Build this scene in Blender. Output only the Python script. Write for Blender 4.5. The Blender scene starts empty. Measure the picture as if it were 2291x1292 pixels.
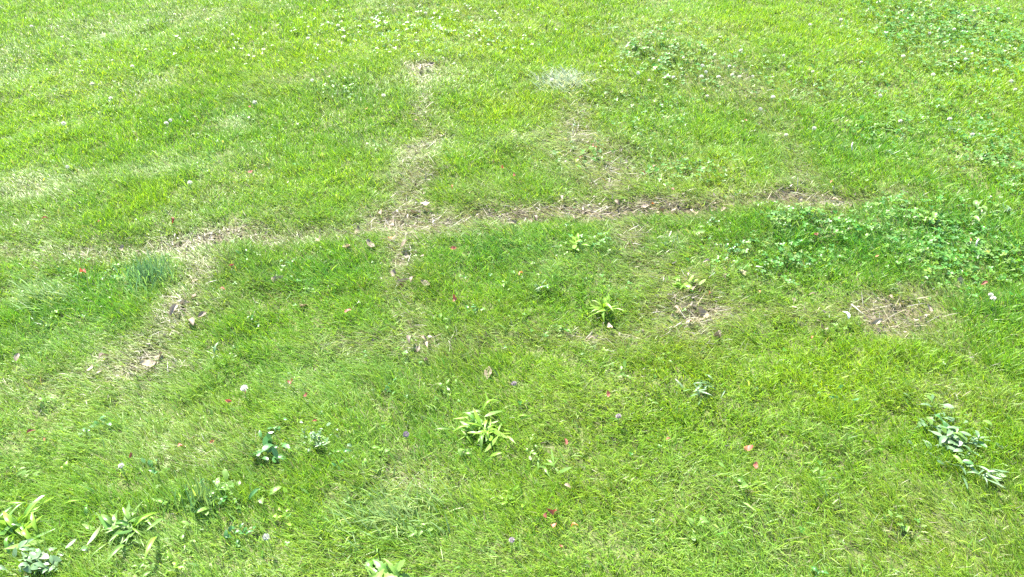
import bpy, math
import numpy as np
from mathutils import Vector, Matrix

R = math.radians
rng = np.random.default_rng(7)
scene = bpy.context.scene
COL = scene.collection

# ------------------------------------------------------------------ camera, sky, sun, exposure
CAM_H, PITCH, HFOV = 1.55, R(39.0), R(66.0)        # a phone held at chest height, tilted down at the lawn
cam_d = bpy.data.cameras.new('camera')
cam_d.sensor_width = 36.0
cam_d.lens = 18.0 / math.tan(HFOV / 2)
cam_d.clip_start, cam_d.clip_end = 0.05, 500.0
cam = bpy.data.objects.new('camera', cam_d)
COL.objects.link(cam)
cam.location = (0, 0, CAM_H)
cam.rotation_euler = (R(90) - PITCH, 0, 0)
scene.camera = cam

SUN_EL, SUN_AZ = R(52), R(-28)                     # ahead of the camera and to its left (azimuth from +Y towards +X)
world = bpy.data.worlds.new('World')
scene.world = world
world.use_nodes = True
wn = world.node_tree.nodes
sky = wn.new('ShaderNodeTexSky')
sky.sky_type = 'NISHITA'
sky.sun_disc = False
sky.sun_elevation = SUN_EL
sky.sun_rotation = SUN_AZ
world.node_tree.links.new(sky.outputs[0], wn['Background'].inputs[0])
wn['Background'].inputs[1].default_value = 0.12

sun_d = bpy.data.lights.new('sun', 'SUN')
sun_d.energy = 4.8
sun_d.angle = R(0.53)
sun_d.color = (1.0, 0.95, 0.87)
sun = bpy.data.objects.new('sun', sun_d)
COL.objects.link(sun)
to_sun = Vector((math.sin(SUN_AZ) * math.cos(SUN_EL), math.cos(SUN_AZ) * math.cos(SUN_EL), math.sin(SUN_EL)))
sun.rotation_euler = to_sun.to_track_quat('Z', 'Y').to_euler()

vs = scene.view_settings
vs.view_transform = 'Standard'
vs.look = 'None'
vs.exposure = 2.68
vs.gamma = 1.0
vs.use_curve_mapping = False
cy = scene.cycles
cy.max_bounces = 7
cy.diffuse_bounces = 3
cy.glossy_bounces = 2
cy.transmission_bounces = 5
cy.caustics_reflective = False
cy.caustics_refractive = False
cy.sample_clamp_indirect = 4.0
cy.use_denoising = False

# ------------------------------------------------------------------ photo pixel -> ground position
PW, PH = 2291.0, 1292.0
FPX = (PW / 2) / math.tan(HFOV / 2)
CP, SP = math.cos(PITCH), math.sin(PITCH)

def at(u, v, z=0.015):
    """ground point under a photo pixel"""
    a, b = (np.asarray(u, float) - PW / 2) / FPX, -(np.asarray(v, float) - PH / 2) / FPX
    dx, dy, dz = a, CP + b * SP, -SP + b * CP
    t = (z - CAM_H) / dz
    return dx * t, dy * t

def mpp(v):
    """metres per photo pixel across and along the ground, at photo row v"""
    x0, y0 = at(PW / 2, v)
    x1, _ = at(PW / 2 + 10, v)
    _, ya = at(PW / 2, v - 5)
    _, yb = at(PW / 2, v + 5)
    return float(x1 - x0) / 10, float(ya - yb) / 10

# ------------------------------------------------------------------ noise and fields
_tab = rng.random((256, 256))

def vnoise(x, y, s, ox=0.0, oy=0.0):
    x, y = np.asarray(x) / s + 37.3 + ox, np.asarray(y) / s + 11.7 + oy
    xi, yi = np.floor(x).astype(np.int64), np.floor(y).astype(np.int64)
    fx, fy = x - xi, y - yi
    fx, fy = fx * fx * (3 - 2 * fx), fy * fy * (3 - 2 * fy)
    a = _tab[xi & 255, yi & 255]; b = _tab[(xi + 1) & 255, yi & 255]
    c = _tab[xi & 255, (yi + 1) & 255]; d = _tab[(xi + 1) & 255, (yi + 1) & 255]
    return (a * (1 - fx) + b * fx) * (1 - fy) + (c * (1 - fx) + d * fx) * fy

def fbm(x, y, s, o=0.0, n=3):
    t, w, k = 0.0, 0.0, 1.0
    for i in range(n):
        t = t + k * vnoise(x, y, s / 2 ** i, o + i * 17.1, o * 1.7 + i * 5.3)
        w += k
        k *= 0.55
    return t / w

def blobs(x, y, lst):
    """soft ellipses given as photo pixel centre, radii and strength, laid on the ground"""
    out = np.zeros_like(x)
    for u, v, ru, rv, s in lst:
        cx, cyy = at(u, v)
        mx, my = mpp(v)
        q = ((x - cx) / (ru * mx)) ** 2 + ((y - cyy) / (rv * my)) ** 2
        out = np.maximum(out, s * np.exp(-q * 0.9))
    return out

def lines(x, y, lst):
    """soft strips through photo pixel points (u, v, half width in rows, strength)"""
    out = np.zeros_like(x)
    for p, q in zip(lst[:-1], lst[1:]):
        ax, ay = at(p[0], p[1]); bx, by = at(q[0], q[1])
        mxp, myp = mpp(p[1]); mxq, myq = mpp(q[1])
        horiz = abs(q[0] - p[0]) > abs(q[1] - p[1])
        wa, wb = p[2] * (myp if horiz else mxp), q[2] * (myq if horiz else mxq)
        dx, dy = bx - ax, by - ay
        t = np.clip(((x - ax) * dx + (y - ay) * dy) / (dx * dx + dy * dy), 0, 1)
        d = np.hypot(x - ax - t * dx, y - ay - t * dy)
        w = wa + (wb - wa) * t
        s = p[3] + (q[3] - p[3]) * t
        out = np.maximum(out, s * np.exp(-(d / w) ** 2 * 0.9))
    return out

BAND = [(-60, 565, 20, .3), (120, 555, 22, .4), (260, 550, 28, .6), (350, 540, 30, .8), (450, 533, 34, 1.0), (545, 520, 26, .9),
        (640, 530, 20, .8), (760, 520, 22, .8), (860, 490, 34, .9), (930, 490, 42, 1.0), (1010, 495, 30, 1.0), (1100, 482, 24, 1.0),
        (1200, 478, 24, 1.0), (1320, 468, 24, .95), (1440, 462, 26, .95), (1560, 462, 24, 1.0), (1680, 456, 17, .8),
        (1790, 444, 24, 1.0), (1890, 446, 24, 1.0), (1960, 440, 14, .5), (2060, 436, 9, .3), (2150, 436, 9, .4)]
LINE_A = [(965, 145, 26, .75), (955, 195, 22, .3), (955, 260, 26, .55), (985, 296, 22, .65), (935, 350, 44, .75), (925, 420, 52, .9), (920, 490, 52, 1.0),
          (905, 560, 36, .75), (915, 640, 34, .6), (925, 700, 42, .4), (935, 765, 42, .6), (950, 800, 34, .5)]
LINE_B = [(1290, 235, 40, .6), (1300, 295, 40, .75), (1325, 345, 60, .7), (1385, 400, 48, .75), (1400, 445, 36, .7)]
LINE_C = [(1625, 150, 40, .4), (1690, 210, 30, .35), (1720, 265, 36, .4), (1775, 325, 32, .5), (1810, 395, 38, .45), (1800, 440, 30, .6)]
LINE_D = [(405, 545, 34, .8), (450, 600, 60, .75), (440, 650, 55, .7), (390, 720, 55, .7), (345, 775, 60, .8), (320, 810, 60, .8), (200, 840, 40, .45), (60, 860, 40, .35)]
LINE_E = [(1405, 515, 44, .75), (1450, 600, 55, .75), (1545, 655, 55, .7), (1565, 700, 60, .95), (1490, 695, 46, .75)]
LINE_E2 = [(1440, 700, 26, .6), (1565, 700, 26, .8), (1680, 690, 24, .6), (1800, 700, 24, .55), (1900, 690, 22, .6), (1965, 695, 34, 1.0), (2060, 690, 34, .9), (2120, 700, 16, .5)]
LINE_E3 = [(1930, 700, 20, .7), (1990, 735, 18, .8), (2100, 745, 14, .6), (2190, 800, 18, .45), (2270, 880, 22, .35)]
LINE_F = [(700, 770, 24, .3), (850, 775, 30, .45), (935, 775, 34, .6), (1080, 765, 28, .4), (1210, 765, 24, .45), (1325, 765, 20, .65), (1430, 745, 26, .6), (1560, 760, 26, .6), (1640, 770, 20, .5)]
DRY_BLOBS = [(955, 152, 34, 14, .9), (990, 295, 22, 12, .8), (1090, 430, 90, 40, .35), (1200, 312, 120, 14, .35), (900, 335, 90, 20, .3), (80, 415, 110, 40, .3),
             (60, 500, 110, 40, .3), (620, 480, 80, 18, .35), (2010, 700, 90, 40, 1.0), (2060, 655, 44, 22, .7), (1560, 700, 60, 26, .95), (345, 795, 40, 30, .9),
             (470, 610, 60, 26, .45), (930, 1060, 80, 40, .4), (650, 870, 60, 30, .2), (1120, 1240, 60, 30, .35), (1730, 1220, 60, 30, .3), (2150, 880, 120, 40, .3),
             (560, 400, 60, 50, .25), (280, 880, 120, 40, .3), (420, 550, 50, 14, 1.0), (915, 480, 80, 36, .95), (890, 500, 60, 26, 1.0), (1250, 490, 60, 10, 1.0), (1680, 1000, 40, 30, .3), (1530, 755, 110, 34, .75), (1600, 800, 60, 24, .5), (2050, 1210, 420, 130, .30), (1650, 1100, 300, 120, .24), (150, 870, 240, 60, .28), (700, 1260, 300, 60, .2)]
BARE_BLOBS = [(410, 550, 60, 12, 1.0), (900, 495, 46, 20, .8), (1200, 490, 50, 9, .9), (1560, 466, 60, 10, .9), (1790, 446, 40, 12, .9), (1890, 450, 36, 12, .8),
              (1560, 700, 60, 20, .85), (1965, 705, 40, 22, .8), (2040, 700, 50, 20, .7), (350, 795, 26, 26, .8), (935, 150, 30, 9, .7), (985, 295, 14, 8, .6), (905, 580, 30, 12, .7), (1420, 462, 40, 12, .8),
              (1900, 500, 30, 14, .5)]
EMERALD = [(2060, 530, 300, 80, 1.2), (1780, 540, 160, 40, 1.0), (1950, 330, 140, 70, .7), (1820, 560, 180, 50, .8), (1150, 560, 170, 50, .75), (1420, 560, 160, 40, .7), (700, 610, 170, 60, .55), (2220, 670, 110, 60, .75),
           (560, 570, 60, 26, .5), (150, 690, 160, 80, .5), (1250, 620, 160, 50, .5), (790, 200, 60, 26, .6), (1380, 230, 100, 40, .35), (480, 250, 120, 40, .3), (2150, 420, 200, 40, .6), (1450, 330, 80, 30, .4),
           (250, 620, 160, 40, .5), (60, 620, 80, 40, .5), (1480, 500, 160, 16, .6), (600, 1010, 70, 30, .5), (850, 1150, 160, 60, .35), (440, 1130, 160, 60, .4)]
LIME = [(1000, 90, 400, 100, .8), (1200, 240, 130, 46, .9), (650, 130, 260, 70, .6), (1560, 60, 160, 40, .8), (1560, 400, 130, 40, .9), (1950, 80, 300, 80, .5), (2230, 150, 150, 80, .8), (700, 400, 200, 50, .4),
        (250, 180, 260, 90, .5), (1350, 120, 200, 60, .6), (1800, 860, 450, 120, .7), (2000, 1150, 400, 150, .6), (600, 1200, 500, 150, .55), (1250, 1180, 420, 150, .55), (300, 950, 300, 90, .4), (400, 420, 150, 40, .5), (700, 950, 200, 80, .4), (1300, 800, 200, 60, .35), (560, 575, 46, 20, .4)]
SILVER = [(1265, 175, 50, 18, 1.0), (420, 365, 110, 22, .55), (100, 400, 120, 26, .5), (1280, 305, 120, 14, .5), (330, 615, 50, 40, .6), (690, 1010, 60, 26, .5), (960, 170, 50, 18, .5), (1540, 40, 60, 40, .5), (520, 280, 40, 20, .5), (120, 770, 120, 50, .4),
          (2110, 640, 60, 26, .4), (860, 1140, 130, 40, .4), (1230, 590, 130, 40, .35), (230, 920, 80, 30, .4), (1560, 880, 80, 30, .3), (60, 140, 200, 60, .3), (270, 60, 200, 40, .3), (1820, 400, 60, 26, .4), (90, 640, 100, 30, .4), (1700, 640, 80, 20, .3), (200, 960, 340, 160, .42), (380, 1230, 420, 90, .42), (1000, 1220, 300, 90, .35), (700, 850, 260, 90, .3), (1600, 1230, 300, 80, .25)]
CLOVER = [(2150, 80, 220, 100, 1.0), (2240, 330, 140, 120, .9), (2150, 570, 170, 70, 1.0), (1880, 510, 180, 34, .95), (1740, 590, 140, 46, .8), (1560, 390, 110, 36, .9), (1500, 130, 160, 80, .7), (1900, 180, 260, 90, .45), (900, 70, 330, 70, .45),
          (2050, 280, 160, 50, .6), (780, 200, 60, 30, .6), (1430, 260, 120, 60, .5), (150, 650, 150, 60, .25), (560, 330, 140, 60, .2), (620, 600, 120, 40, .2), (1200, 640, 200, 60, .2), (470, 1120, 140, 60, .3), (1330, 360, 60, 30, .5),
          (2080, 480, 160, 40, .7), (300, 130, 300, 90, .15), (1650, 450, 60, 20, .3), (1330, 560, 60, 20, .5), (1230, 740, 140, 40, .15)]

SHEEN_SWATHES = [[(-40, 430, 26, .35), (100, 415, 26, .5), (220, 395, 16, .5), (330, 385, 12, .6), (440, 368, 14, .7), (560, 340, 14, .4)],
           [(1100, 320, 12, .3), (1200, 312, 12, .5), (1330, 296, 12, .5)], [(860, 400, 14, .3), (930, 345, 16, .5), (1010, 310, 12, .45)],
           [(1650, 900, 20, .3), (1900, 1010, 24, .3), (2200, 1200, 30, .3)], [(800, 1120, 24, .4), (950, 1190, 26, .4)], [(0, 130, 14, .3), (300, 60, 14, .45), (520, 20, 12, .3)]]  # strips of sun sheen on lying grass, put into the blade colour

def F(x, y):
    """all the lawn's fields at ground points"""
    # wander the outlines a little so that no strip has a clean edge
    wx = x + (fbm(x, y, .16, 3.1) - .5) * .11 + (vnoise(x, y, .03, 9.0) - .5) * .03
    wy = y + (fbm(x, y, .16, 8.7) - .5) * .11 + (vnoise(x, y, .03, 4.0) - .5) * .03
    dry = blobs(wx, wy, DRY_BLOBS)
    for L in (BAND, LINE_A, LINE_B, LINE_C, LINE_D, LINE_E, LINE_E2, LINE_E3, LINE_F):
        dry = np.maximum(dry, lines(wx, wy, L))
    n = fbm(x, y, .35, 21.0)
    dry = np.clip(dry * (.55 + .9 * fbm(x, y, .1, 5.5)) + np.clip(n - .53, 0, 1) * 1.1, 0, 1)
    bare = np.maximum(blobs(wx, wy, BARE_BLOBS), .78 * lines(wx, wy, BAND) ** 2)
    bare = np.clip(bare * (.5 + 1.0 * fbm(x, y, .09, 15.5)), 0, 1)
    em = np.clip(blobs(wx, wy, EMERALD) * (.6 + .8 * fbm(x, y, .2, 31.)) + np.clip(fbm(x, y, .28, 41.) - .55, 0, 1) * .8, 0, 1)
    li = np.clip(blobs(wx, wy, LIME) * (.6 + .8 * fbm(x, y, .25, 51.)) + np.clip(fbm(x, y, .3, 61.) - .5, 0, 1) * .9, 0, 1)
    si = blobs(wx, wy, SILVER)
    for L in SHEEN_SWATHES:
        si = np.maximum(si, lines(wx, wy, L))
    si = np.clip(si * (.6 + .8 * fbm(x, y, .15, 71.)) + np.clip(fbm(x, y, .22, 81.) - .6, 0, 1) * .8, 0, 1)
    cl = np.clip(blobs(wx, wy, CLOVER) * (.5 + 1.0 * fbm(x, y, .2, 91.)) + np.clip(fbm(x, y, .3, 95.) - .62, 0, 1) * .5, 0, 1) * (1 - bare)
    return dict(dry=dry, bare=bare, em=em, li=li, si=si, cl=cl)

_GX0, _GY0, _GS = -4.8, .2, .011
_f_slow = F
_gxx, _gyy = np.meshgrid(np.arange(_GX0, 4.8, _GS), np.arange(_GY0, 6.8, _GS))
_grid = _f_slow(_gxx.ravel(), _gyy.ravel())
_grid = np.stack([_grid[k].reshape(_gxx.shape) for k in ('dry', 'bare', 'em', 'li', 'si', 'cl')], -1).astype(np.float32)

def sample_grid(g, x, y):
    fx = np.clip((x - _GX0) / _GS, 0, g.shape[1] - 1.01); fy = np.clip((y - _GY0) / _GS, 0, g.shape[0] - 1.01)
    xi, yi = fx.astype(np.int64), fy.astype(np.int64)
    shp = (-1,) + (1,) * (g.ndim - 2)
    fx, fy = (fx - xi).reshape(shp), (fy - yi).reshape(shp)
    return (g[yi, xi] * (1 - fx) + g[yi, xi + 1] * fx) * (1 - fy) + (g[yi + 1, xi] * (1 - fx) + g[yi + 1, xi + 1] * fx) * fy

def F(x, y):
    v = sample_grid(_grid, np.asarray(x), np.asarray(y))
    return {k: v[:, i] for i, k in enumerate(('dry', 'bare', 'em', 'li', 'si', 'cl'))}

def gz_slow(x, y):
    """height of the soil: gentle lumps, a shallow rut along the dead strip"""
    x = np.asarray(x, float); y = np.asarray(y, float)
    near = np.clip((9.0 - np.hypot(x, y - 2.5)) / 3.0, 0, 1)
    z = (fbm(x, y, 1.1, 2.0) - .5) * .05 + (fbm(x, y, .22, 6.0) - .5) * .036 + (vnoise(x, y, .07, 3.3) - .5) * .012
    z = z - .018 * lines(x, y, BAND) - .012 * blobs(x, y, BARE_BLOBS)
    return z * near
_zgrid = gz_slow(_gxx, _gyy)

def gz(x, y):
    x, y = np.asarray(x, float), np.asarray(y, float)
    shp = x.shape
    x, y = x.ravel(), y.ravel()
    ins = (x > _GX0) & (x < 4.75) & (y > _GY0) & (y < 6.75)
    return np.where(ins, sample_grid(_zgrid, x, y), 0.0).reshape(shp)

# ------------------------------------------------------------------ mesh and material helpers
def fast_mesh(name, v, tris, col=None):
    me = bpy.data.meshes.new(name)
    v = np.ascontiguousarray(v, dtype=np.float32); tris = np.ascontiguousarray(tris, dtype=np.int32)
    me.vertices.add(len(v)); me.vertices.foreach_set('co', v.ravel())
    me.loops.add(tris.size); me.loops.foreach_set('vertex_index', tris.ravel())
    me.polygons.add(len(tris))
    me.polygons.foreach_set('loop_start', np.arange(0, tris.size, 3, dtype=np.int32))
    if col is not None:
        a = me.color_attributes.new('tint', 'FLOAT_COLOR', 'POINT')
        c = np.ones((len(v), 4), np.float32); c[:, :3] = col
        a.data.foreach_set('color', c.ravel())
    me.update(calc_edges=True)
    return me

def link(name, me, mat, parent=None, **props):
    if mat is not None and me is not None and not me.materials:
        me.materials.append(mat)
    o = bpy.data.objects.new(name, me)
    COL.objects.link(o)
    if parent is not None:
        o.parent = parent
    for k, v in props.items():
        o[k] = v
    return o

def foliage(name, color=None, trans=0.35, rough=0.38, spec=0.5, tcol=(1.25, 1.15, .55), var=0.25):
    m = bpy.data.materials.new(name); m.use_nodes = True
    nt = m.node_tree; N = nt.nodes; L = nt.links
    p = N['Principled BSDF']; out = N['Material Output']
    if color is None:
        a = N.new('ShaderNodeAttribute'); a.attribute_name = 'tint'; src = a.outputs['Color']
    else:
        geo = N.new('ShaderNodeNewGeometry'); oi = N.new('ShaderNodeObjectInfo')
        tc = N.new('ShaderNodeTexCoord')
        nz = N.new('ShaderNodeTexNoise'); nz.inputs['Scale'].default_value = 120; nz.inputs['Detail'].default_value = 4
        L.new(tc.outputs['Object'], nz.inputs['Vector'])
        ad = N.new('ShaderNodeMath'); ad.operation = 'ADD'; L.new(nz.outputs[0], ad.inputs[0]); L.new(oi.outputs['Random'], ad.inputs[1])
        mr = N.new('ShaderNodeMapRange'); mr.inputs[1].default_value = .3; mr.inputs[2].default_value = 1.6
        mr.inputs[3].default_value = 1 - var; mr.inputs[4].default_value = 1 + var
        L.new(ad.outputs[0], mr.inputs[0])
        mx = N.new('ShaderNodeVectorMath'); mx.operation = 'SCALE'; mx.inputs[0].default_value = color
        L.new(mr.outputs[0], mx.inputs['Scale']); src = mx.outputs[0]
    L.new(src, p.inputs['Base Color'])
    p.inputs['Roughness'].default_value = rough
    p.inputs['Specular IOR Level'].default_value = spec
    t = N.new('ShaderNodeBsdfTranslucent')
    tv = N.new('ShaderNodeVectorMath'); tv.operation = 'MULTIPLY'; tv.inputs[1].default_value = tcol
    L.new(src, tv.inputs[0]); L.new(tv.outputs[0], t.inputs['Color'])
    mix = N.new('ShaderNodeMixShader'); mix.inputs[0].default_value = trans
    L.new(p.outputs[0], mix.inputs[1]); L.new(t.outputs[0], mix.inputs[2]); L.new(mix.outputs[0], out.inputs['Surface'])
    return m

M_GRASS = foliage('grass_blade', trans=.48, rough=.42, spec=.32)
M_STRAW = foliage('straw', trans=.2, rough=.5, spec=.4, tcol=(1.1, 1.0, .8))
M_CLOVER = foliage('clover_leaf', trans=.42, rough=.42, spec=.34)

def soil_material():
    m = bpy.data.materials.new('soil_and_moss'); m.use_nodes = True
    nt = m.node_tree; N = nt.nodes; L = nt.links
    p = N['Principled BSDF']
    tc = N.new('ShaderNodeTexCoord')
    n1 = N.new('ShaderNodeTexNoise'); n1.inputs['Scale'].default_value = 60; n1.inputs['Detail'].default_value = 8
    n2 = N.new('ShaderNodeTexNoise'); n2.inputs['Scale'].default_value = 4; n2.inputs['Detail'].default_value = 6
    L.new(tc.outputs['Object'], n1.inputs['Vector']); L.new(tc.outputs['Object'], n2.inputs['Vector'])
    r1 = N.new('ShaderNodeValToRGB')
    r1.color_ramp.elements[0].color = (.028, .023, .015, 1); r1.color_ramp.elements[1].color = (.115, .096, .060, 1)
    r1.color_ramp.elements[0].position = .35; r1.color_ramp.elements[1].position = .68
    L.new(n1.outputs[0], r1.inputs[0])
    r2 = N.new('ShaderNodeValToRGB')
    r2.color_ramp.elements[0].color = (.07, .12, .02, 1); r2.color_ramp.elements[1].color = (.10, .16, .03, 1)
    L.new(n1.outputs[0], r2.inputs[0])
    at_ = N.new('ShaderNodeAttribute'); at_.attribute_name = 'tint'
    sep = N.new('ShaderNodeSeparateColor'); L.new(at_.outputs['Color'], sep.inputs[0])
    mx = N.new('ShaderNodeMix'); mx.data_type = 'RGBA'
    L.new(sep.outputs[0], mx.inputs['Factor']); L.new(r1.outputs[0], mx.inputs['A']); L.new(r2.outputs[0], mx.inputs['B'])
    L.new(mx.outputs['Result'], p.inputs['Base Color'])
    p.inputs['Roughness'].default_value = .95
    p.inputs['Specular IOR Level'].default_value = .15
    bp = N.new('ShaderNodeBump'); bp.inputs['Strength'].default_value = .6; bp.inputs['Distance'].default_value = .01
    L.new(n1.outputs[0], bp.inputs['Height']); L.new(bp.outputs[0], p.inputs['Normal'])
    return m

# ------------------------------------------------------------------ the ground: one sheet, fine near by, coarse to the horizon
def build_ground():
    def axis(lo, hi, step, far):
        core = np.arange(lo, hi + 1e-6, step)
        out = [hi]; s = step
        while out[-1] < far:
            s *= 1.35; out.append(out[-1] + s)
        inn = [lo]; s = step
        while inn[-1] > -far:
            s *= 1.35; inn.append(inn[-1] - s)
        return np.concatenate([np.array(inn[1:])[::-1], core, np.array(out[1:])])
    X = axis(-4.6, 4.6, .03, 220.0); Y = axis(0.3, 6.6, .03, 220.0)
    gx, gy = np.meshgrid(X, Y)
    z = gz(gx, gy)
    v = np.stack([gx.ravel(), gy.ravel(), z.ravel()], 1)
    nx, ny = len(X), len(Y)
    i = (np.arange(ny - 1)[:, None] * nx + np.arange(nx - 1)[None, :]).ravel()
    tris = np.concatenate([np.stack([i, i + 1, i + nx + 1], 1), np.stack([i, i + nx + 1, i + nx], 1)])
    f = F(gx.ravel(), gy.ravel())
    inside = (np.abs(gx) < .62 * gy + 1.4) & (gy > .35) & (gy < 6.4)
    g = np.where(inside.ravel(), np.clip(.40 - .15 * f['dry'] - .4 * f['bare'], 0, 1), 1.0)   # moss and low leaf cover where it is green
    col = np.stack([g, g, g], 1)
    link('ground', fast_mesh('ground', v, tris, col), soil_material(), kind='structure',
         label='brown soil with thatch and moss under the lawn', category='ground')
build_ground()

# ------------------------------------------------------------------ blades
def blades(root, L, phi, a0, bend, w, twist, seg):
    """ribbons: root (n,3), length, heading, start tilt from upright, added tilt, width, twist -> verts, tris, verts per blade"""
    n = len(L)
    ts = np.linspace(0, 1, seg + 1)
    h = np.stack([np.cos(phi), np.sin(phi)], 1)
    cx = np.cos(phi + math.pi / 2 + twist); cyy = np.sin(phi + math.pi / 2 + twist)
    pts = [root]
    p = root.copy()
    for k in range(seg):
        tm = (ts[k] + ts[k + 1]) / 2
        a = np.clip(a0 + bend * tm, 0, 1.75)
        step = (L / seg)
        p = p + np.stack([h[:, 0] * np.sin(a) * step, h[:, 1] * np.sin(a) * step, np.cos(a) * step], 1)
        pts.append(p)
    vpb = 2 * seg + 1
    V = np.empty((n, vpb, 3))
    prof = [.75, 1.0, .8, .5][:seg] if seg <= 3 else [.7, 1.0, .9, .6]
    side = np.stack([cx, cyy, np.zeros(n)], 1)
    for k in range(seg):
        V[:, 2 * k] = pts[k] - side * (w * prof[k] * .5)[:, None]
        V[:, 2 * k + 1] = pts[k] + side * (w * prof[k] * .5)[:, None]
    V[:, 2 * seg] = pts[seg]
    t = []
    for k in range(seg - 1):
        a, b, c, d = 2 * k, 2 * k + 1, 2 * k + 3, 2 * k + 2
        t += [(a, b, c), (a, c, d)]
    t.append((2 * seg - 2, 2 * seg - 1, 2 * seg))
    T = (np.arange(n)[:, None, None] * vpb + np.array(t)[None]).reshape(-1, 3)
    return V.reshape(-1, 3), T, vpb

def scatter(density_fn, x0, x1, y0, y1, dmax):
    n = int((x1 - x0) * (y1 - y0) * dmax)
    x = rng.uniform(x0, x1, n); y = rng.uniform(y0, y1, n)
    keep = rng.random(n) < density_fn(x, y) / dmax
    return x[keep], y[keep]

def frustum(x, y, m):
    zc = y * CP + CAM_H * SP
    return (np.abs(x) < zc * math.tan(HFOV / 2) * 1.03 + m)

def base_density(x, y):
    r = np.hypot(y, CAM_H)
    d = 98000 * np.clip(2.1 / r, .34, 1.0) ** 1.25
    y_lo, y_hi = at(PW / 2, PH)[1] - .12, at(PW / 2, 0)[1] + .25
    core = frustum(x, y, .12) & (y > y_lo) & (y < y_hi)
    rim = frustum(x, y, .9) & (y > y_lo - .4) & (y < y_hi + 1.2)
    return np.where(core, d, np.where(rim, d * .12, 0.0))

PAL = dict(lime=(.190, .312, .012), mid=(.118, .248, .013), emerald=(.050, .188, .018), olive=(.158, .175, .042),
           silver=(.200, .300, .085), straw=(.172, .155, .086), brown=(.082, .064, .040))
PAL = {k: np.array(v) for k, v in PAL.items()}

def build_grass():
    x, y = scatter(base_density, -4.6, 4.6, .35, 6.4, 105000)
    f = F(x, y)
    # clumping: shoots stand in tufts
    tuft = vnoise(x, y, .035, 7.7) * .6 + vnoise(x, y, .012, 1.3) * .4
    p = (1 - .80 * f['bare']) * (1 - .16 * f['dry']) * (1 - .35 * f['cl']) * (.10 + 1.45 * tuft * (.55 + .9 * vnoise(x, y, .06, 2.2)))
    k = rng.random(len(x)) < p
    x, y = x[k], y[k]; f = {a: b[k] for a, b in f.items()}
    n = len(x)
    u = rng.random(n)
    ang = 2 * math.pi * 1.2 * fbm(x, y, .8, 12.0)                       # lay of the grass
    lay = math.pi * .86 + (fbm(x, y, .5, 18.0) - .5) * 2.4              # mostly combed over to the left
    comb = np.clip(.28 + .12 * np.clip(2.0 - y, 0, 1) + .9 * (fbm(x, y, .6, 28.0) - .4) + .5 * f['dry'] + .4 * f['si'], .1, .95)
    phi = np.where(rng.random(n) < comb, lay + rng.normal(0, .45, n), rng.uniform(0, 2 * math.pi, n))
    flat = np.clip(.15 + .75 * f['dry'] + .5 * f['si'] + .35 * (fbm(x, y, .25, 38.) - .5), 0, 1)
    hgt = .032 + .016 * (fbm(x, y, .3, 48.) - .5) + .010 * f['em'] + .012 * f['dry']
    hgt = hgt * (.58 + .5 * vnoise(x, y, .05, 5.1) + .42 * vnoise(x, y, .12, 6.1)) * (1 + .06 * np.clip(1.9 - y, 0, 1))
    L = hgt * rng.uniform(.55, 1.35, n)
    a0 = np.abs(rng.normal(.18, .26, n)) + flat * rng.uniform(.35, 1.2, n)
    bend = rng.uniform(.2, 1.2, n) + flat * .5
    w = rng.uniform(.0011, .0023, n) * (1 - .25 * f['si']) * (1 + .25 * f['em'])
    w = w * np.clip(np.hypot(y, CAM_H) / 2.6, 1, 1.35)                   # fewer but broader shoots farther off
    tw = rng.normal(0, .7, n)
    coarse = rng.random(n) < .016 + .03 * f['si'] + .02 * f['em'] + .02 * f['cl']
    w = np.where(coarse, w * 2.1, w)
    # colour of each shoot
    c = np.tile(PAL['mid'], (n, 1))
    def blend(a, key):
        nonlocal c
        c = c * (1 - a[:, None]) + PAL[key] * a[:, None]
    blend(np.clip(f['li'] * 1.0, 0, 1), 'lime')
    blend(np.clip(f['em'] * .9, 0, 1), 'emerald')
    blend(np.clip(f['si'] * .8, 0, 1), 'silver')  # silvery tufts, and the swathes' sheen painted as paler blades
    blend(np.clip(f['dry'] * .95, 0, 1), 'olive')
    blend((rng.random(n) < .13 + .15 * f['si']) * rng.uniform(.2, .7, n), 'silver')
    blend((rng.random(n) < .12) * rng.uniform(.2, .8, n), 'emerald')
    blend((rng.random(n) < .20) * rng.uniform(.2, .8, n), 'lime')
    blend((rng.random(n) < .03 + .22 * f['dry']) * rng.uniform(.4, 1., n), 'straw')
    blend((rng.random(n) < .03 + .16 * f['dry']) * rng.uniform(.4, 1., n), 'brown')
    blend(coarse * rng.uniform(.2, .8, n), 'silver')  # broad blades paled at random: white glints put into their colour
    c = c * rng.uniform(.70, 1.32, n)[:, None] * np.stack([rng.uniform(.88, 1.14, n), np.ones(n), rng.uniform(.8, 1.3, n)], 1)
    z = gz(x, y) - .002
    root = np.stack([x, y, z], 1)
    near = np.hypot(y, CAM_H) < 1.0
    Vs, Ts, Cs, off = [], [], [], 0
    for sel, seg in ((near, 3), (~near, 2)):
        V, T, vpb = blades(root[sel], L[sel], phi[sel], a0[sel], bend[sel], w[sel], tw[sel], seg)
        Vs.append(V); Ts.append(T + off); Cs.append(np.repeat(c[sel], vpb, 0)); off += len(V)
    T = np.concatenate(Ts)
    print('grass blades', n, 'tris', len(T))
    link('lawn_grass', fast_mesh('lawn_grass', np.concatenate(Vs), T, np.concatenate(Cs)), M_GRASS, kind='stuff',
         label='short mown bright green lawn grass covering the ground', category='grass')
build_grass()

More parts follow.
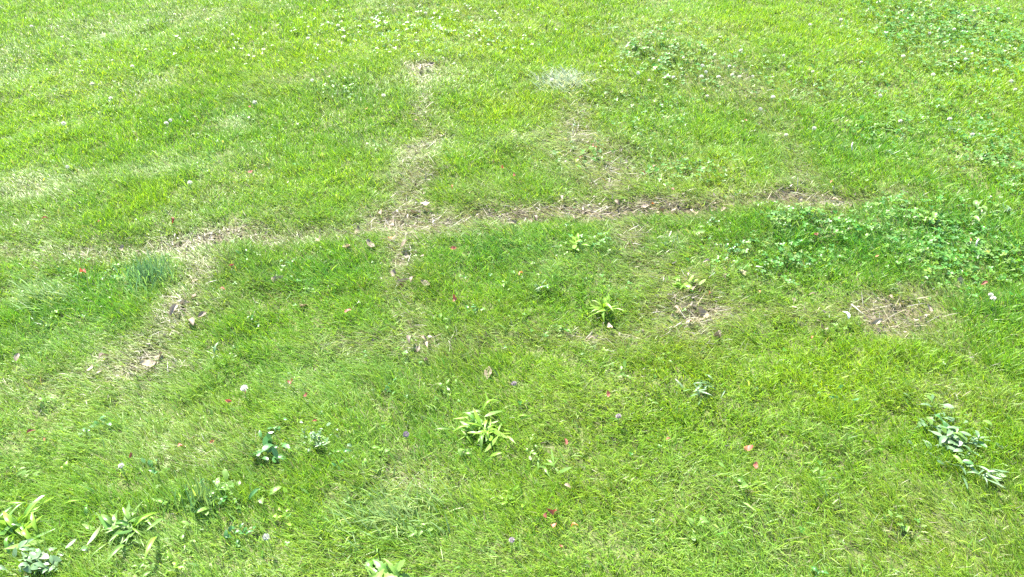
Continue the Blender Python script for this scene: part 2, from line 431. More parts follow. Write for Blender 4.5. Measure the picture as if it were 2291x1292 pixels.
def build_dry():
    def dens(x, y):
        b = base_density(x, y) / 105000
        f = F(x, y)
        return b * (300 + 17000 * np.clip(np.maximum(f['dry'] * .72, f['bare']), 0, 1) ** 2.0)
    x, y = scatter(dens, -4.4, 4.4, .4, 6.2, 18000)
    f = F(x, y); n = len(x)
    L = rng.uniform(.015, .075, n) * (.22 + .78 * np.maximum(f['dry'], f['bare'])); phi = np.where(rng.random(n) < .55, math.pi * rng.integers(0, 2, n) + rng.normal(0, .5, n), rng.uniform(0, 2 * math.pi, n))
    a0 = rng.uniform(1.0, 1.5, n); up = rng.random(n) < .08; a0[up] = rng.uniform(.1, .9, up.sum())
    bend = rng.uniform(-.2, .6, n)
    w = rng.uniform(.0009, .0024, n) * (.6 + .4 * np.maximum(f['dry'], f['bare'])) * np.clip(np.hypot(y, CAM_H) / 2.6, 1, 1.5)
    z = gz(x, y) + rng.uniform(.002, .016, n) * (1 - .4 * f['bare'])
    k = rng.random(n)
    c = np.where((k < .6)[:, None], PAL['straw'] * rng.uniform(.5, 1.3, n)[:, None], PAL['brown'] * rng.uniform(.5, 1.4, n)[:, None])
    g = rng.random(n) < .15; c[g] = np.array([.20, .195, .165]) * rng.uniform(.7, 1.2, g.sum())[:, None]
    def chips(x, y):
        f = F(x, y)
        return base_density(x, y) / 105000 * 7000 * np.clip(np.maximum(f['bare'], f['dry'] * .55) - .25, 0, 1)
    xc, yc = scatter(chips, -4.4, 4.4, .4, 6.2, 5300); m = len(xc)          # crumbled bits of leaf among the straw
    x, y = np.concatenate([x, xc]), np.concatenate([y, yc])
    z = np.concatenate([z, gz(xc, yc) + rng.uniform(.003, .020, m)])
    L = np.concatenate([L, rng.uniform(.006, .020, m)]); w = np.concatenate([w, rng.uniform(.003, .008, m)])
    phi = np.concatenate([phi, rng.uniform(0, 6.283, m)]); a0 = np.concatenate([a0, rng.uniform(.7, 1.7, m)]); bend = np.concatenate([bend, rng.uniform(-.8, .8, m)])
    cc = np.where((rng.random(m) < .5)[:, None], np.array([.165, .138, .090]), np.array([.062, .050, .034])) * rng.uniform(.5, 1.35, m)[:, None]
    c = np.concatenate([c, cc]); n = n + m
    V, T, vpb = blades(np.stack([x, y, z], 1), L, phi, a0, bend, w, rng.normal(0, .9, n), 3)
    print('dry blades', n, 'tris', len(T))
    link('dry_grass', fast_mesh('dry_grass', V, T, np.repeat(c, vpb, 0)), M_STRAW, kind='stuff',
         label='pale dead straw and thatch lying along the worn strips', category='dry grass')
build_dry()

# ------------------------------------------------------------------ clover: trifoliate leaves on thin stalks
def build_clover():
    def dens(x, y):
        f = F(x, y)
        return base_density(x, y) / 105000 * (30 + 6500 * f['cl'] ** 1.6)
    x, y = scatter(dens, -4.4, 4.4, .4, 6.2, 6650)
    n = len(x)
    z0 = gz(x, y); h = rng.uniform(.020, .046, n) * (.55 + .45 * np.clip(F(x, y)['cl'] * 1.6, 0, 1))
    lean = rng.uniform(0, .5, n); ph = rng.uniform(0, 2 * math.pi, n)
    top = np.stack([x + np.cos(ph) * lean * h, y + np.sin(ph) * lean * h, z0 + h], 1)
    size = rng.uniform(.0052, .0110, n) * (.62 + .38 * np.clip(F(x, y)['cl'] * 1.6, 0, 1)) * np.clip(np.hypot(y, CAM_H) / 3.2, 1, 1.25)
    # leaflet outline (along, across, lift) : heart-ended, folded along the midrib
    prof = np.array([(0, 0, 0), (.45, .42, .10), (.95, .46, .12), (1.12, .22, .06), (1.0, 0, 0), (1.12, -.22, .06), (.95, -.46, .12), (.45, -.42, .10), (.5, 0, -.03)])
    tri = np.array([(0, 8, 1), (1, 8, 2), (2, 8, 3), (3, 8, 4), (4, 8, 5), (5, 8, 6), (6, 8, 7), (7, 8, 0)])
    tilt_dir = rng.uniform(0, 2 * math.pi, n); tilt = np.abs(rng.normal(0, .38, n))
    spin = rng.uniform(0, 2 * math.pi, n)
    Vs, Ts = [], []
    nrm = np.stack([np.cos(tilt_dir) * np.sin(tilt), np.sin(tilt_dir) * np.sin(tilt), np.cos(tilt)], 1)
    e1 = np.stack([np.cos(spin), np.sin(spin), np.zeros(n)], 1)
    e1 = e1 - nrm * (e1 * nrm).sum(1)[:, None]; e1 /= np.linalg.norm(e1, axis=1)[:, None]
    e2 = np.cross(nrm, e1)
    allv = []
    for j in range(3):
        a = j * 2 * math.pi / 3 + rng.normal(0, .12, n)
        fw = e1 * np.cos(a)[:, None] + e2 * np.sin(a)[:, None]
        sd = -e1 * np.sin(a)[:, None] + e2 * np.cos(a)[:, None]
        droop = rng.uniform(-.25, .35, n)
        fw = fw * np.cos(droop)[:, None] + nrm * np.sin(droop)[:, None]
        V = top[:, None, :] + size[:, None, None] * (prof[None, :, 0:1] * fw[:, None] + prof[None, :, 1:2] * sd[:, None] + prof[None, :, 2:3] * nrm[:, None])
        allv.append(V)
    V = np.concatenate(allv, 1)                       # n, 27, 3
    T1 = np.concatenate([tri + 9 * j for j in range(3)])
    T = (np.arange(n)[:, None, None] * 27 + T1[None]).reshape(-1, 3)
    V = V.reshape(-1, 3)
    # stalks
    sv, st, vpb = blades(np.stack([x, y, z0 - .002], 1), np.linalg.norm(top - np.stack([x, y, z0 - .002], 1), axis=1), ph, np.arctan(lean), np.zeros(n), np.full(n, .0013), np.zeros(n), 1)
    base = np.array([.076, .168, .018])
    k = rng.random(n)
    c = base * rng.uniform(.7, 1.35, n)[:, None] * np.stack([rng.uniform(.7, 1.3, n), np.ones(n), rng.uniform(.7, 1.5, n)], 1)
    dark = k < .3; c[dark] *= np.array([.6, .85, .75])
    ye = k > .985; c[ye] = np.array([.20, .25, .03]) * rng.uniform(.8, 1.2, ye.sum())[:, None]
    C = np.concatenate([np.repeat(c, 27, 0), np.repeat(c * .9, vpb, 0)])
    print('clover leaves', n)
    link('clover', fast_mesh('clover', np.concatenate([V, sv]), np.concatenate([T, st + len(V)]), C), M_CLOVER, kind='stuff',
         label='low clover with three-part leaves growing through the lawn', category='clover')
build_clover()

# ------------------------------------------------------------------ single plants, flowers and litter
def grid_leaf(name, length, width, shape, arch=.2, fold=.15, wave=0.0, teeth=0.0, nl=8, seed=0, stalk=0.0):
    """leaf lying along +Y from the origin: outline from shape(t), arched along its length, folded along the midrib"""
    r = np.random.default_rng(seed)
    V, T = [], []
    na = 4
    ph = r.uniform(0, 6.28)
    for i in range(nl + 1):
        t = i / nl
        hw = width * .5 * shape(t)
        if teeth and 0 < i < nl:
            hw *= 1 + teeth * (1 if i % 2 else -1)
        for j in range(na + 1):
            q = (j / na - .5) * 2
            xx = q * hw
            zz = length * (arch * 4 * t * (1 - t) * .5 - arch * .6 * t * t) + abs(q) * hw * fold * 2 + wave * width * math.sin(t * 9 + ph + q * 2) * abs(q)
            V.append((xx + wave * width * .6 * math.sin(t * 4 + ph), t * length - teeth * .25 * length / nl * abs(q), zz))
    for i in range(nl):
        for j in range(na):
            a = i * (na + 1) + j
            T += [(a, a + 1, a + na + 2), (a, a + na + 2, a + na + 1)]
    return fast_mesh(name, np.array(V), np.array(T))

lance = lambda t: max(.10, math.sin(math.pi * min(1, t ** .75 * .98)) ** .9) if t < .97 else .02
spoon = lambda t: (.16 if t < .3 else .16 + .84 * math.sin(math.pi * min(1, (t - .3) / .72)) ** .7) if t < .97 else .05
oval = lambda t: max(.04, math.sin(math.pi * (.03 + .95 * t)) ** .75)
broad = lambda t: max(.05, math.sin(math.pi * (.04 + .93 * t ** .85)) ** .6)

M_PLANTAIN = foliage('plantain_leaf', (.075, .175, .022), .34, .36, .45)
M_PALE = foliage('pale_weed_leaf', (.115, .210, .036), .40, .42, .35)
M_GLAUCOUS = foliage('silvery_weed_leaf', (.092, .160, .066), .30, .38, .42)
M_DARKLEAF = foliage('dark_weed_leaf', (.045, .130, .028), .32, .36, .45)
M_BRIGHT = foliage('bright_weed_leaf', (.130, .240, .018), .40, .42, .35)
M_TAN = foliage('dead_tan_leaf', (.195, .155, .100), .15, .6, .25, (1, .9, .7), .45)
M_GREYLEAF = foliage('dead_grey_leaf', (.190, .150, .108), .12, .6, .25, (1, .9, .8), .4)
M_RED = foliage('dead_red_leaf', (.215, .070, .044), .25, .5, .3, (1.2, .8, .6), .45)
M_ORANGE = foliage('dead_orange_leaf', (.235, .110, .040), .25, .5, .3, (1.2, .9, .5), .4)
M_PETAL = foliage('white_petal', (.50, .50, .43), .3, .6, .2, (1, 1, .9), .12)
M_PURPLE = foliage('purple_petal', (.23, .195, .215), .3, .6, .2, (1, .9, 1), .3)
M_STEM = foliage('green_stem', (.10, .17, .04), .15, .5, .3)
M_TWIG = foliage('bleached_twig', (.45, .41, .33), .05, .7, .2, (1, 1, 1), .25)
M_DARKTWIG = foliage('dark_twig', (.10, .075, .055), .02, .8, .2, (1, 1, 1), .3)

LEAVES = {}
def leafset(key, fn, n=4):
    LEAVES[key] = [fn(i) for i in range(n)]
leafset('lance', lambda i: grid_leaf('lance_leaf', 1, .095 + .03 * i, lance, .18 + .10 * i, .22, .07, seed=i))
leafset('spoon', lambda i: grid_leaf('spoon_leaf', 1, .24 + .04 * i, spoon, .20 + .06 * i, .14, .05, seed=10 + i))
leafset('tooth', lambda i: grid_leaf('toothed_leaf', 1, .24 + .04 * i, broad, .18 + .06 * i, .16, .05, .16, 13, seed=20 + i))
leafset('oval', lambda i: grid_leaf('oval_leaf', 1, .36 + .05 * i, oval, .12 + .08 * i, .14, .04, nl=6, seed=30 + i))
leafset('dead', lambda i: grid_leaf('curled_leaf', 1, .42 + .06 * i, oval, .5 - .25 * i, .55 - .15 * i, .10, .10, 8, seed=40 + i), 6)

def copies(key, mat):
    k = (key, mat.name)
    if k not in LEAVES:
        LEAVES[k] = []
        for m in LEAVES[key]:
            c = m.copy(); c.materials.clear(); c.materials.append(mat); LEAVES[k].append(c)
    return LEAVES[k]

def spot(u, v, z=.02):
    x, y = at(u, v, z)
    x, y = float(x), float(y)
    return x, y, float(gz(np.array([x]), np.array([y]))[0])

def plant(name, label, cat, u, v, key, mat, n, lmin, lmax, tilt=(.15, .9), spread=0.0, spread_v=None, group=None, lift=.008, bias=None, mats=None):
    """a leafy plant: an Empty at its root, every leaf a child"""
    x, y, z = spot(u, v)
    e = bpy.data.objects.new(name, None); COL.objects.link(e)
    e.location = (x, y, z); e.empty_display_size = .02
    e['label'] = label; e['category'] = cat
    if group:
        e['group'] = group
    off = rng.uniform(0, 6.28)
    for i in range(n):
        m_ = mat if not mats or rng.random() < .7 else mats[int(rng.integers(len(mats)))]
        me = copies(key, m_)[int(rng.integers(len(LEAVES[key])))]
        o = bpy.data.objects.new('leaf', me); COL.objects.link(o); o.parent = e
        a = off + i * 2.399 + rng.normal(0, .6)
        if bias is not None and rng.random() < .5:
            a = bias + rng.normal(0, .5)
        t = rng.uniform(*tilt)
        sx, sy = (spread, spread_v if spread_v is not None else spread)
        q = abs(rng.normal(0, .6)); w = rng.uniform(0, 6.28)
        px, py = q * math.cos(w) * sx, q * math.sin(w) * sy
        dz = float(gz(np.array([x + px]), np.array([y + py]))[0]) - z
        o.location = (px, py, lift * rng.uniform(.4, 1.6) + dz)
        s_ = rng.uniform(lmin, lmax)
        o.scale = (s_ * rng.uniform(.75, 1.3), s_, s_ * rng.uniform(-.3, 1.6))
        o.rotation_mode = 'XYZ'
        mt = Matrix.Rotation(a, 3, 'Z') @ Matrix.Rotation(t, 3, 'X') @ Matrix.Rotation(rng.normal(0, .3), 3, 'Y')
        o.rotation_euler = mt.to_euler('XYZ')
    return e

plant('plantain_plant', 'large bright green plantain rosette alone in the mown grass', 'plant', 1080, 955, 'lance', M_BRIGHT, 74, .022, .062, (-.2, .55), .066, lift=.018, mats=[M_PLANTAIN, M_PALE])
plant('plantain_plant', 'wide pale plantain rosette with flattened leaves', 'plant', 280, 1180, 'lance', M_PALE, 76, .022, .068, (-.2, .55), .075, .062, lift=.018, mats=[M_PLANTAIN, M_BRIGHT])
plant('plantain_plant', 'plantain rosette of smooth glossy bright leaves beside the dense silver weed', 'plant', 35, 1180, 'lance', M_BRIGHT, 46, .03, .078, (-.1, .6), .060, lift=.018, mats=[M_PLANTAIN])
plant('silver_weed', 'dense silver-white weed clump near a plantain rosette', 'plant', 85, 1262, 'oval', M_GLAUCOUS, 90, .012, .028, (.0, .9), .070, .045, lift=.022)
plant('silver_weed', 'sprawling silvery green weed mat beside dry combed grass', 'plant', 2118, 985, 'spoon', M_GLAUCOUS, 150, .014, .042, (-.1, .7), .090, .100, lift=.020, bias=-2.4, mats=[M_DARKLEAF, M_PALE])
plant('silver_weed', 'narrow trailing end of the silvery weed, fewer leaves', 'plant', 2190, 1075, 'lance', M_GLAUCOUS, 14, .03, .055, (.0, .6), .03, .03, lift=.022, bias=-2.3)
plant('silver_weed', 'small greyish weed clump with tiny crowded leaves', 'plant', 710, 995, 'oval', M_GLAUCOUS, 90, .007, .015, (.0, 1.0), .055, .04, lift=.026, mats=[M_PALE])
plant('dandelion_plant', 'dandelion with broad pale toothed leaves', 'plant', 850, 1296, 'tooth', M_PALE, 24, .035, .070, (.0, .8), .045, .03, lift=.014, mats=[M_PLANTAIN])
plant('plantain_plant', 'small lime plantain rosette at the edge of bluish grass above a dry patch', 'plant', 1350, 695, 'lance', M_BRIGHT, 20, .035, .070, (.1, .9), .02, lift=.012)
plant('broadleaf_weed', 'dark green broad-leaved weed with upright leaves', 'plant', 595, 1020, 'spoon', M_DARKLEAF, 14, .03, .055, (.2, 1.0), .035, lift=.010)
plant('broadleaf_weed', 'loose weed with wide pale leaves beside the flattened plantain', 'plant', 500, 1110, 'spoon', M_PALE, 34, .022, .048, (.1, 1.0), .10, .06, lift=.012, mats=[M_DARKLEAF])
plant('broadleaf_weed', 'sprawling lime weed among dead leaves in a worn hollow', 'plant', 1525, 640, 'spoon', M_BRIGHT, 20, .022, .045, (.1, .8), .06, .03, lift=.014)
plant('broadleaf_weed', 'small grey-green weed clump with pointed leaves, dry stalks beside it', 'plant', 1570, 880, 'lance', M_GLAUCOUS, 22, .025, .045, (.1, .8), .05, .03, lift=.014)
plant('broadleaf_weed', 'curved broad leaves arching over deep green clover', 'plant', 2190, 480, 'spoon', M_PALE, 16, .03, .050, (.1, .9), .06, .04, lift=.018)
plant('broadleaf_weed', 'small light weed with oval leaves in lush dark clover', 'plant', 2085, 500, 'oval', M_PALE, 18, .018, .034, (.1, .9), .05, .03, lift=.018)
plant('dandelion_plant', 'lime dandelion sprouting from lush green turf', 'plant', 1290, 555, 'tooth', M_BRIGHT, 12, .025, .045, (.1, .8), .025, lift=.016)
plant('broadleaf_weed', 'low glossy weed with narrow grey leaves by red litter', 'plant', 1240, 1040, 'lance', M_PALE, 14, .025, .045, (.1, .8), .04, .03, lift=.014)

def tussock(label, u, v, n, ru, rv, length, tint, lean, phi0):
    """a clump of grass one can tell from the lawn around it"""
    x, y, z = spot(u, v)
    e = bpy.data.objects.new('grass_tussock', None); COL.objects.link(e); e.location = (x, y, z); e.empty_display_size = .02
    e['label'] = label; e['category'] = 'grass tuft'
    q = np.abs(rng.normal(0, .55, n)); w = rng.uniform(0, 6.283, n)
    px, py = q * np.cos(w) * ru, q * np.sin(w) * rv
    root = np.stack([px, py, gz(x + px, y + py) - z - .003], 1)
    phi = np.where(rng.random(n) < .6, phi0 + rng.normal(0, .5, n), rng.uniform(0, 6.283, n))
    V, T, vpb = blades(root, length * rng.uniform(.6, 1.3, n), phi, lean * rng.uniform(.5, 1.4, n), rng.uniform(.2, .9, n), rng.uniform(.0020, .0042, n), rng.normal(0, .6, n), 3)
    c = np.array(tint) * rng.uniform(.7, 1.3, n)[:, None] * np.stack([rng.uniform(.85, 1.15, n), np.ones(n), rng.uniform(.8, 1.25, n)], 1)
    o = link('blades', fast_mesh('blades', V, T, np.repeat(c, vpb, 0)), M_GRASS, e, kind='stuff')
tussock('tussock of wide blue-green blades beside a worn olive strip', 330, 620, 420, .075, .07, .062, (.11, .22, .085), .25, 2.0)
tussock('tussock of coarse flattened pale blades in lush green turf', 110, 665, 380, .10, .06, .075, (.17, .26, .08), .6, 3.0)
tussock('silvery brushed-over tussock of fine grass amid lime lawn', 1265, 182, 900, .12, .10, .060, (.30, .36, .24), .75, 2.6)
tussock('tuft of wide upright blades near the wide pale plantain', 450, 1130, 120, .05, .04, .065, (.14, .25, .08), .2, 1.9)
tussock('clump of long combed blades leaning over in the mown grass near faded purple flowers', 880, 1150, 500, .15, .07, .060, (.19, .28, .085), .6, 2.7)

LANDMARKS = [(1080, 955, 'the large plantain rosette'), (280, 1180, 'the wide pale plantain'), (60, 1240, 'the dense silver weed'), (2125, 985, 'the sprawling silvery weed mat'),
             (710, 995, 'the tiny-leaved grey weed clump'), (850, 1290, 'the broad-leaved dandelion'), (1350, 695, 'the small lime plantain'), (595, 1020, 'the dark upright-leaved weed'),
             (500, 1110, 'the loose weed with wide leaves'), (1540, 690, 'the worn hollow with the lime weed'), (2010, 695, 'the round dead patch'), (330, 620, 'the blue-green tussock'), (110, 665, 'the coarse flattened tussock'),
             (340, 800, 'the brown worn patch'), (440, 700, 'the worn strip beside the blue-green tussock'), (430, 535, 'the flattened straw'), (910, 480, 'the crossing of the worn strips'),
             (915, 610, 'the dead strip leading off the crossing'), (940, 775, 'the dry spot where two worn strips end'), (1200, 480, 'the dark stubs in the dead strip'), (1400, 455, 'the broken stem in the dead strip'),
             (1580, 465, 'the leaf litter of the dead strip'), (1840, 445, 'the pale stalks of the dead strip'), (1265, 180, 'the silvery brushed-over tussock'),
             (955, 150, 'the bleached spot in the lime lawn'), (1640, 155, 'the thickest cluster of white clover flowers'), (2190, 480, 'the arching leaves in dark clover'), (1290, 303, 'the dark seedling stem'),
             (1893, 715, 'the white feather'), (1240, 1160, 'the heap of red litter'), (1907, 325, 'the bleached upright stick'), (1570, 880, 'the pointed grey-green weed'), (1290, 555, 'the lime dandelion'), (2181, 550, 'the pinkish white stick')]
_lm = [(float(at(u, v)[0]), float(at(u, v)[1]), t) for u, v, t in LANDMARKS]

def near(u, v):
    x, y = at(u, v)
    d, t = min((math.hypot(x - a, y - b), t) for a, b, t in _lm)
    f = F(np.array([float(x)]), np.array([float(y)]))
    if d < .09:
        return 'beside ' + t
    if d < .42:
        return 'near ' + t
    if f['cl'][0] > .35:
        return 'in thick clover away from other landmarks'
    return 'on open mown lawn away from other landmarks'

# small broad-leaved seedlings scattered through the lawn, thickest where the clover is
SMALL = [(1990, 348), (2012, 306), (2055, 290), (2130, 282), (2195, 345), (2030, 350), (1965, 300), (1700, 610), (1640, 560), (1855, 470), (1930, 535), (2000, 555), (2060, 600), (2140, 615), (2200, 560),
         (2250, 470), (2100, 445), (2230, 60), (2190, 40), (2260, 100), (2110, 90), (1480, 40), (1380, 60), (1010, 30), (930, 60), (870, 100), (780, 205), (700, 130), (560, 270), (120, 60), (300, 70), (60, 150),
         (450, 90), (620, 230), (1120, 60), (840, 330), (60, 640), (160, 610), (90, 720), (250, 590), (540, 570), (650, 590), (730, 570), (690, 660), (560, 720), (480, 790), (510, 800), (120, 700), (220, 690),
         (990, 720), (1060, 700), (1120, 640), (1210, 650), (1260, 740), (1180, 560), (1500, 540), (1560, 520), (1600, 500), (1760, 500), (1300, 900), (1190, 1010), (1420, 1060), (1640, 1080), (1700, 1060), (1820, 1060), (1960, 1080),
         (1560, 1180), (1680, 1190), (1830, 1290), (1140, 1120), (930, 1190), (780, 1110), (640, 1150), (540, 1190), (420, 1190), (330, 1040), (150, 1050), (60, 1050), (220, 950), (100, 900), (470, 930), (620, 960), (760, 1040),
         (850, 1010), (1470, 900), (1600, 830), (1390, 840), (1270, 860), (1000, 860), (870, 870), (1480, 800), (1040, 1010), (400, 1270), (300, 1282), (2010, 1170), (1300, 1170), (1880, 905), (1970, 860)]
KINDS = [('oval', M_PALE, (.010, .020)), ('oval', M_DARKLEAF, (.011, .022)), ('oval', M_BRIGHT, (.010, .020)), ('spoon', M_PALE, (.016, .030)), ('lance', M_GLAUCOUS, (.022, .038))]
KLAB = ['tiny weed of pale oval leaves', 'tiny weed of dark oval leaves', 'tiny weed of lime oval leaves', 'small weed of pale spoon-shaped leaves', 'small weed of slim silvery leaves']
KGRP = ['pale oval-leaved seedlings', 'dark oval-leaved seedlings', 'lime oval-leaved seedlings', 'spoon-leaved seedlings', 'slim silvery seedlings']
for i, (u, v) in enumerate(SMALL):
    if u > 1250 and v > 780 and i % 2:
        continue
    k = int(rng.choice(5, p=[.28, .2, .16, .2, .16]))
    key, mat, (a, b) = KINDS[k]
    plant('weed_seedling', KLAB[k] + ' ' + near(u, v), 'weed', u, v, key, mat, int(rng.integers(6, 13)), a, b, (.0, .9), .030, group=KGRP[k], lift=.015)

# white clover heads: a ball of narrow florets on a thin stem
def flower_head(name, seed, mat):
    r = np.random.default_rng(seed)
    V, T = [], []
    for i in range(64):
        zc = 1 - 1.75 * (i + .5) / 64
        a = i * 2.399963 + r.normal(0, .08)
        rr = math.sqrt(max(0, 1 - zc * zc))
        d = Vector((rr * math.cos(a), rr * math.sin(a), zc)); d.normalize()
        up = Vector((0, 0, 1)); s_ = d.cross(up)
        s_ = s_.normalized() if s_.length > 1e-3 else Vector((1, 0, 0))
        n_ = s_.cross(d)
        Lf = r.uniform(.85, 1.12)
        b = len(V)
        V += [tuple(d * .25), tuple(d * .7 + s_ * .13 + n_ * .05), tuple(d * Lf), tuple(d * .7 - s_ * .13 + n_ * .05), tuple(d * .75 - n_ * .1)]
        T += [(b, b + 1, b + 4), (b + 1, b + 2, b + 4), (b + 2, b + 3, b + 4), (b + 3, b, b + 4)]
    me = fast_mesh(name, np.array(V), np.array(T)); me.materials.append(mat)
    return me
HEADS = [flower_head('flower_head', k, M_PETAL) for k in range(3)]
PURPLE = [flower_head('flower_head', 9 + k, M_PURPLE) for k in range(2)]

def tube(name, pts, rad, mat, sides=5):
    V, T = [], []
    for i, p in enumerate(pts):
        p = Vector(p)
        d = (Vector(pts[min(i + 1, len(pts) - 1)]) - Vector(pts[max(i - 1, 0)])).normalized()
        a = d.orthogonal().normalized(); b = d.cross(a)
        for k in range(sides):
            w = 2 * math.pi * k / sides
            V.append(tuple(p + (a * math.cos(w) + b * math.sin(w)) * rad * (1 - .35 * i / (len(pts) - 1))))
    n = len(pts)
    for i in range(n - 1):
        for k in range(sides):
            a, b = i * sides + k, i * sides + (k + 1) % sides
            T += [(a, b, b + sides), (a, b + sides, a + sides)]
    for k in range(1, sides - 1):
        T += [(0, k + 1, k), ((n - 1) * sides, (n - 1) * sides + k, (n - 1) * sides + k + 1)]
    me = fast_mesh(name, np.array(V), np.array(T)); me.materials.append(mat)
    return me
STEMS = [tube('stem', [(0, 0, -.01), (.002 * (k - 1), .002, .02), (.005 * (k - 1), .003, .05)], .0011, M_STEM) for k in range(3)]

def flower(u, v, name, label, cat, group, heads, rad):
    h = rng.uniform(.046, .060)
    x, y, z = spot(u, v, h)
    e = bpy.data.objects.new(name, None); COL.objects.link(e); e.location = (x, y, z); e.empty_display_size = .01
    e['label'] = label; e['category'] = cat; e['group'] = group
    k = int(rng.integers(3))
    st = bpy.data.objects.new('stem', STEMS[k]); COL.objects.link(st); st.parent = e; st.scale = (1, 1, h / .05)
    hd = bpy.data.objects.new('flower_head', heads[int(rng.integers(len(heads)))]); COL.objects.link(hd); hd.parent = e
    r_ = rad * rng.uniform(.8, 1.2)
    hd.location = (.005 * (k - 1), .003, h + r_ * .3); hd.scale = (r_, r_, r_ * .85)
    hd.rotation_euler = (rng.normal(0, .3), rng.normal(0, .3), rng.uniform(0, 6.28))

WHITE = [(203, 190), (251, 225), (574, 238), (759, 66), (373, 281), (382, 274), (148, 286), (422, 413), (155, 380), (690, 93), (981, 63), (862, 227), (1428, 165), (1450, 180), (1505, 170), (1600, 122), (1570, 145),
         (1632, 150), (1637, 165), (1655, 170), (1685, 170), (1728, 215), (1568, 168), (1578, 157), (1606, 170), (1751, 125), (1822, 158), (1925, 140), (2018, 130), (2270, 200), (2262, 185), (1820, 285), (1580, 215), (2020, 265),
         (2130, 262), (270, 1045), (600, 1205), (541, 870), (2217, 671), (2222, 679), (1530, 125), (1660, 115), (1885, 40), (1815, 55), (2080, 70), (2140, 60), (2180, 20), (2235, 18), (1500, 20), (1110, 25), (950, 30), (520, 88), (330, 45), (300, 155), (70, 60),
         (700, 190), (1235, 178), (1090, 105), (1160, 30), (1760, 300), (1700, 240), (2090, 170), (2180, 300), (2160, 130), (1970, 215)]
for u, v in WHITE:
    flower(u, v, 'clover_flower', 'round white clover flower ' + near(u, v), 'flower', 'white clover flowers dotted over the lawn', HEADS, .0088)
for u, v in [(1150, 862), (1145, 1215), (908, 972), (1388, 937)]:
    flower(u, v, 'purple_flower', 'small faded purple flower head ' + near(u, v), 'flower', 'faded purple flowers in the grass', PURPLE, .008)

# fallen leaves
TANPX = [(435, 671), (414, 685), (454, 708), (428, 725), (363, 797), (352, 790), (370, 769), (232, 800), (204, 828), (435, 630), (269, 546), (311, 556), (621, 631), (681, 692), (777, 561), (38, 800), (712, 535), (415, 561),
         (849, 472), (874, 493), (872, 514), (799, 516), (776, 563), (830, 556), (905, 558), (944, 580), (910, 579), (881, 617), (900, 638), (924, 629), (952, 640), (919, 762), (949, 758), (935, 783), (959, 772), (952, 804), (1322, 762), (1364, 729),
         (1183, 486), (1197, 483), (1148, 502), (1287, 484), (1382, 448), (1444, 455), (1518, 696), (1539, 724), (1092, 833), (1258, 441), (1552, 462), (1557, 470), (1596, 463), (1665, 462), (1791, 441), (1906, 455), (1899, 519),
         (1580, 589), (1536, 619), (1624, 622), (1659, 615), (1550, 652), (1575, 697), (1542, 720), (1512, 692), (1777, 671), (1817, 662), (1843, 736), (2142, 641), (1606, 750), (955, 150), (966, 144), (940, 158), (985, 295), (1411, 544),
         (330, 810), (345, 815), (390, 700), (420, 548), (860, 505), (930, 470), (950, 455), (1430, 470), (1480, 462), (1620, 470), (1820, 450), (1870, 440), (1990, 670), (2050, 715), (2080, 690), (1960, 720), (1690, 1195), (1270, 1090), (1500, 715)]
REDPX = [(1465, 370), (1440, 390), (1505, 427), (385, 492), (224, 502), (100, 490), (183, 600), (561, 390), (1125, 371), (650, 855), (685, 888), (550, 870), (510, 895), (706, 950), (290, 1015), (402, 995), (1265, 990), (1495, 985), (1675, 1000), (1690, 1045),
         (1235, 1145), (1220, 1157), (1240, 1175), (1255, 1225), (1015, 562), (1825, 527), (2200, 640), (1150, 395), (780, 705), (1015, 675), (520, 600), (500, 655), (70, 968), (1360, 890), (1300, 350), (560, 245), (1330, 330), (930, 270)]
ORANGEPX = [(1462, 446), (875, 543), (1165, 615), (2168, 542), (1817, 758), (475, 990), (100, 985), (1013, 424), (1585, 655), (1700, 655), (1960, 580), (820, 248), (1670, 260), (1860, 405), (1285, 1180)]

def fallen(u, v, name, label, group, mat, lo, hi, zlo, zhi):
    h = rng.uniform(zlo, zhi)
    x, y, z = spot(u, v, h)
    ms = copies('dead', mat)
    s_ = rng.uniform(lo, hi)
    o = bpy.data.objects.new(name, ms[int(rng.integers(len(ms)))]); COL.objects.link(o)
    a = rng.uniform(0, 6.28)
    mt = Matrix.Rotation(a, 3, 'Z') @ Matrix.Rotation(rng.normal(.1, .35), 3, 'X') @ Matrix.Rotation(rng.normal(0, .45), 3, 'Y')
    c = mt @ Vector((0, s_ * .5, 0))
    o.location = (x - c.x, y - c.y, z + h - c.z); o.scale = (s_, s_ * 1.0, s_); o.rotation_euler = mt.to_euler()
    o['label'] = label; o['category'] = 'leaf'; o['group'] = group
for i, (u, v) in enumerate(TANPX):
    if i % 4 == 3:
        fallen(u, v, 'fallen_leaf', 'bleached grey curled dead leaf ' + near(u, v), 'grey dead leaves', M_GREYLEAF, .018, .040, .010, .030)
    else:
        fallen(u, v, 'fallen_leaf', 'curled tan dead leaf ' + near(u, v), 'tan dead leaves', M_TAN, .018, .040, .010, .030)
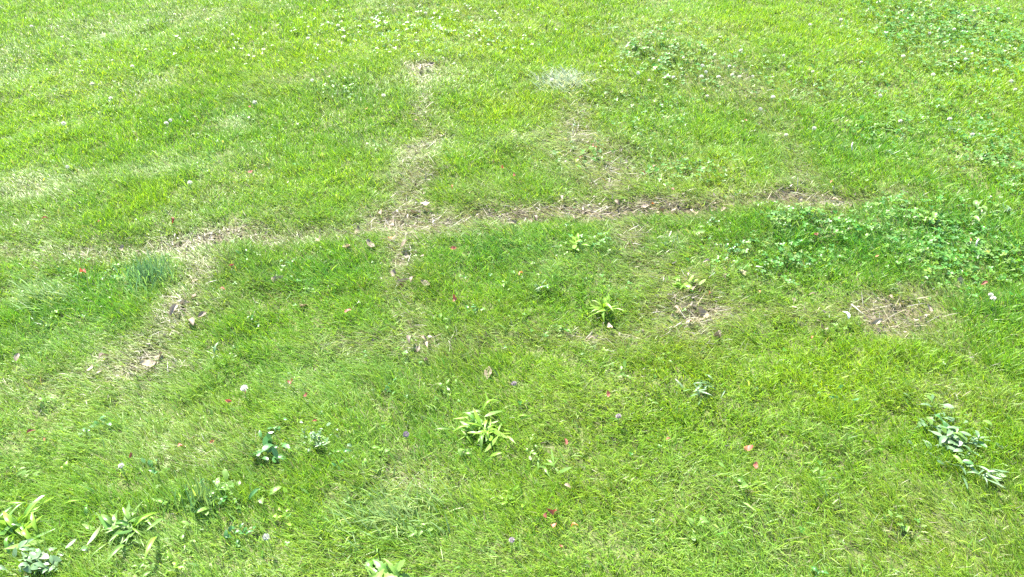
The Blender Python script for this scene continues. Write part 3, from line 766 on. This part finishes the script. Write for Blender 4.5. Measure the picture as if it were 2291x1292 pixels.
for u, v in REDPX:
    fallen(u, v, 'fallen_leaf', 'small red fallen leaf ' + near(u, v), 'small red leaves', M_RED, .012, .023, .034, .044)
for u, v in ORANGEPX:
    fallen(u, v, 'fallen_leaf', 'small orange fallen leaf ' + near(u, v), 'small orange leaves', M_ORANGE, .011, .021, .034, .044)

# twigs and a feather
def twig(u, v, du, dv, z0, z1, rad, mat, label):
    x, y, z = spot(u, v, z0); x2, y2, zz2 = spot(u + du, v + dv, z1)
    mid = ((x2 - x) * .5 + rng.normal(0, .003), (y2 - y) * .5 + rng.normal(0, .003), (zz2 + z1 - z - z0) * .5 + .003)
    me = tube('twig', [(0, 0, 0), mid, (x2 - x, y2 - y, zz2 + z1 - z - z0)], rad, mat, 6)
    o = link('twig', me, None, label=label, category='twig'); o.location = (x, y, z + z0)
twig(1907, 336, 2, -20, .03, .06, .0028, M_TWIG, 'short bleached stick upright in deep green turf above the dead strip')
twig(2181, 556, 7, -16, .03, .05, .0030, M_TWIG, 'short pinkish white stick beside an orange leaf in green clover')
twig(1783, 432, 1, -30, .0, .055, .0012, M_TWIG, 'thin pale stalk standing at the back of the dead strip')
twig(1862, 428, 2, -14, .0, .04, .0022, M_TWIG, 'stubby thicker pale stalk behind the dead strip')
twig(1182, 494, -2, -18, .0, .03, .0011, M_DARKTWIG, 'dark stub leaning left in the dead strip')
twig(1214, 494, 5, -20, .0, .035, .0010, M_DARKTWIG, 'slim dark stalk leaning right in the dead strip')
twig(1366, 472, 0, -24, .0, .045, .0013, M_DARKTWIG, 'dark broken stem standing straight by a curled leaf')
twig(1905, 682, 26, 22, .012, .012, .0016, M_TWIG, 'bleached curved stem along the edge of the round dead patch')
twig(1290, 303, 2, -14, .02, .05, .0016, M_DARKTWIG, 'dark seedling stem poking from olive grass')
fx, fy, fz = spot(1893, 715, .035)
fe = link('feather', grid_leaf('feather', .026, .014, broad, .35, .3, .08, .18, 9, seed=77), M_PETAL, label='small fluffy white feather resting on yellowing grass', category='feather')
fe.location = (fx, fy - .01, fz + .036); fe.rotation_euler = (.5, .25, .5)
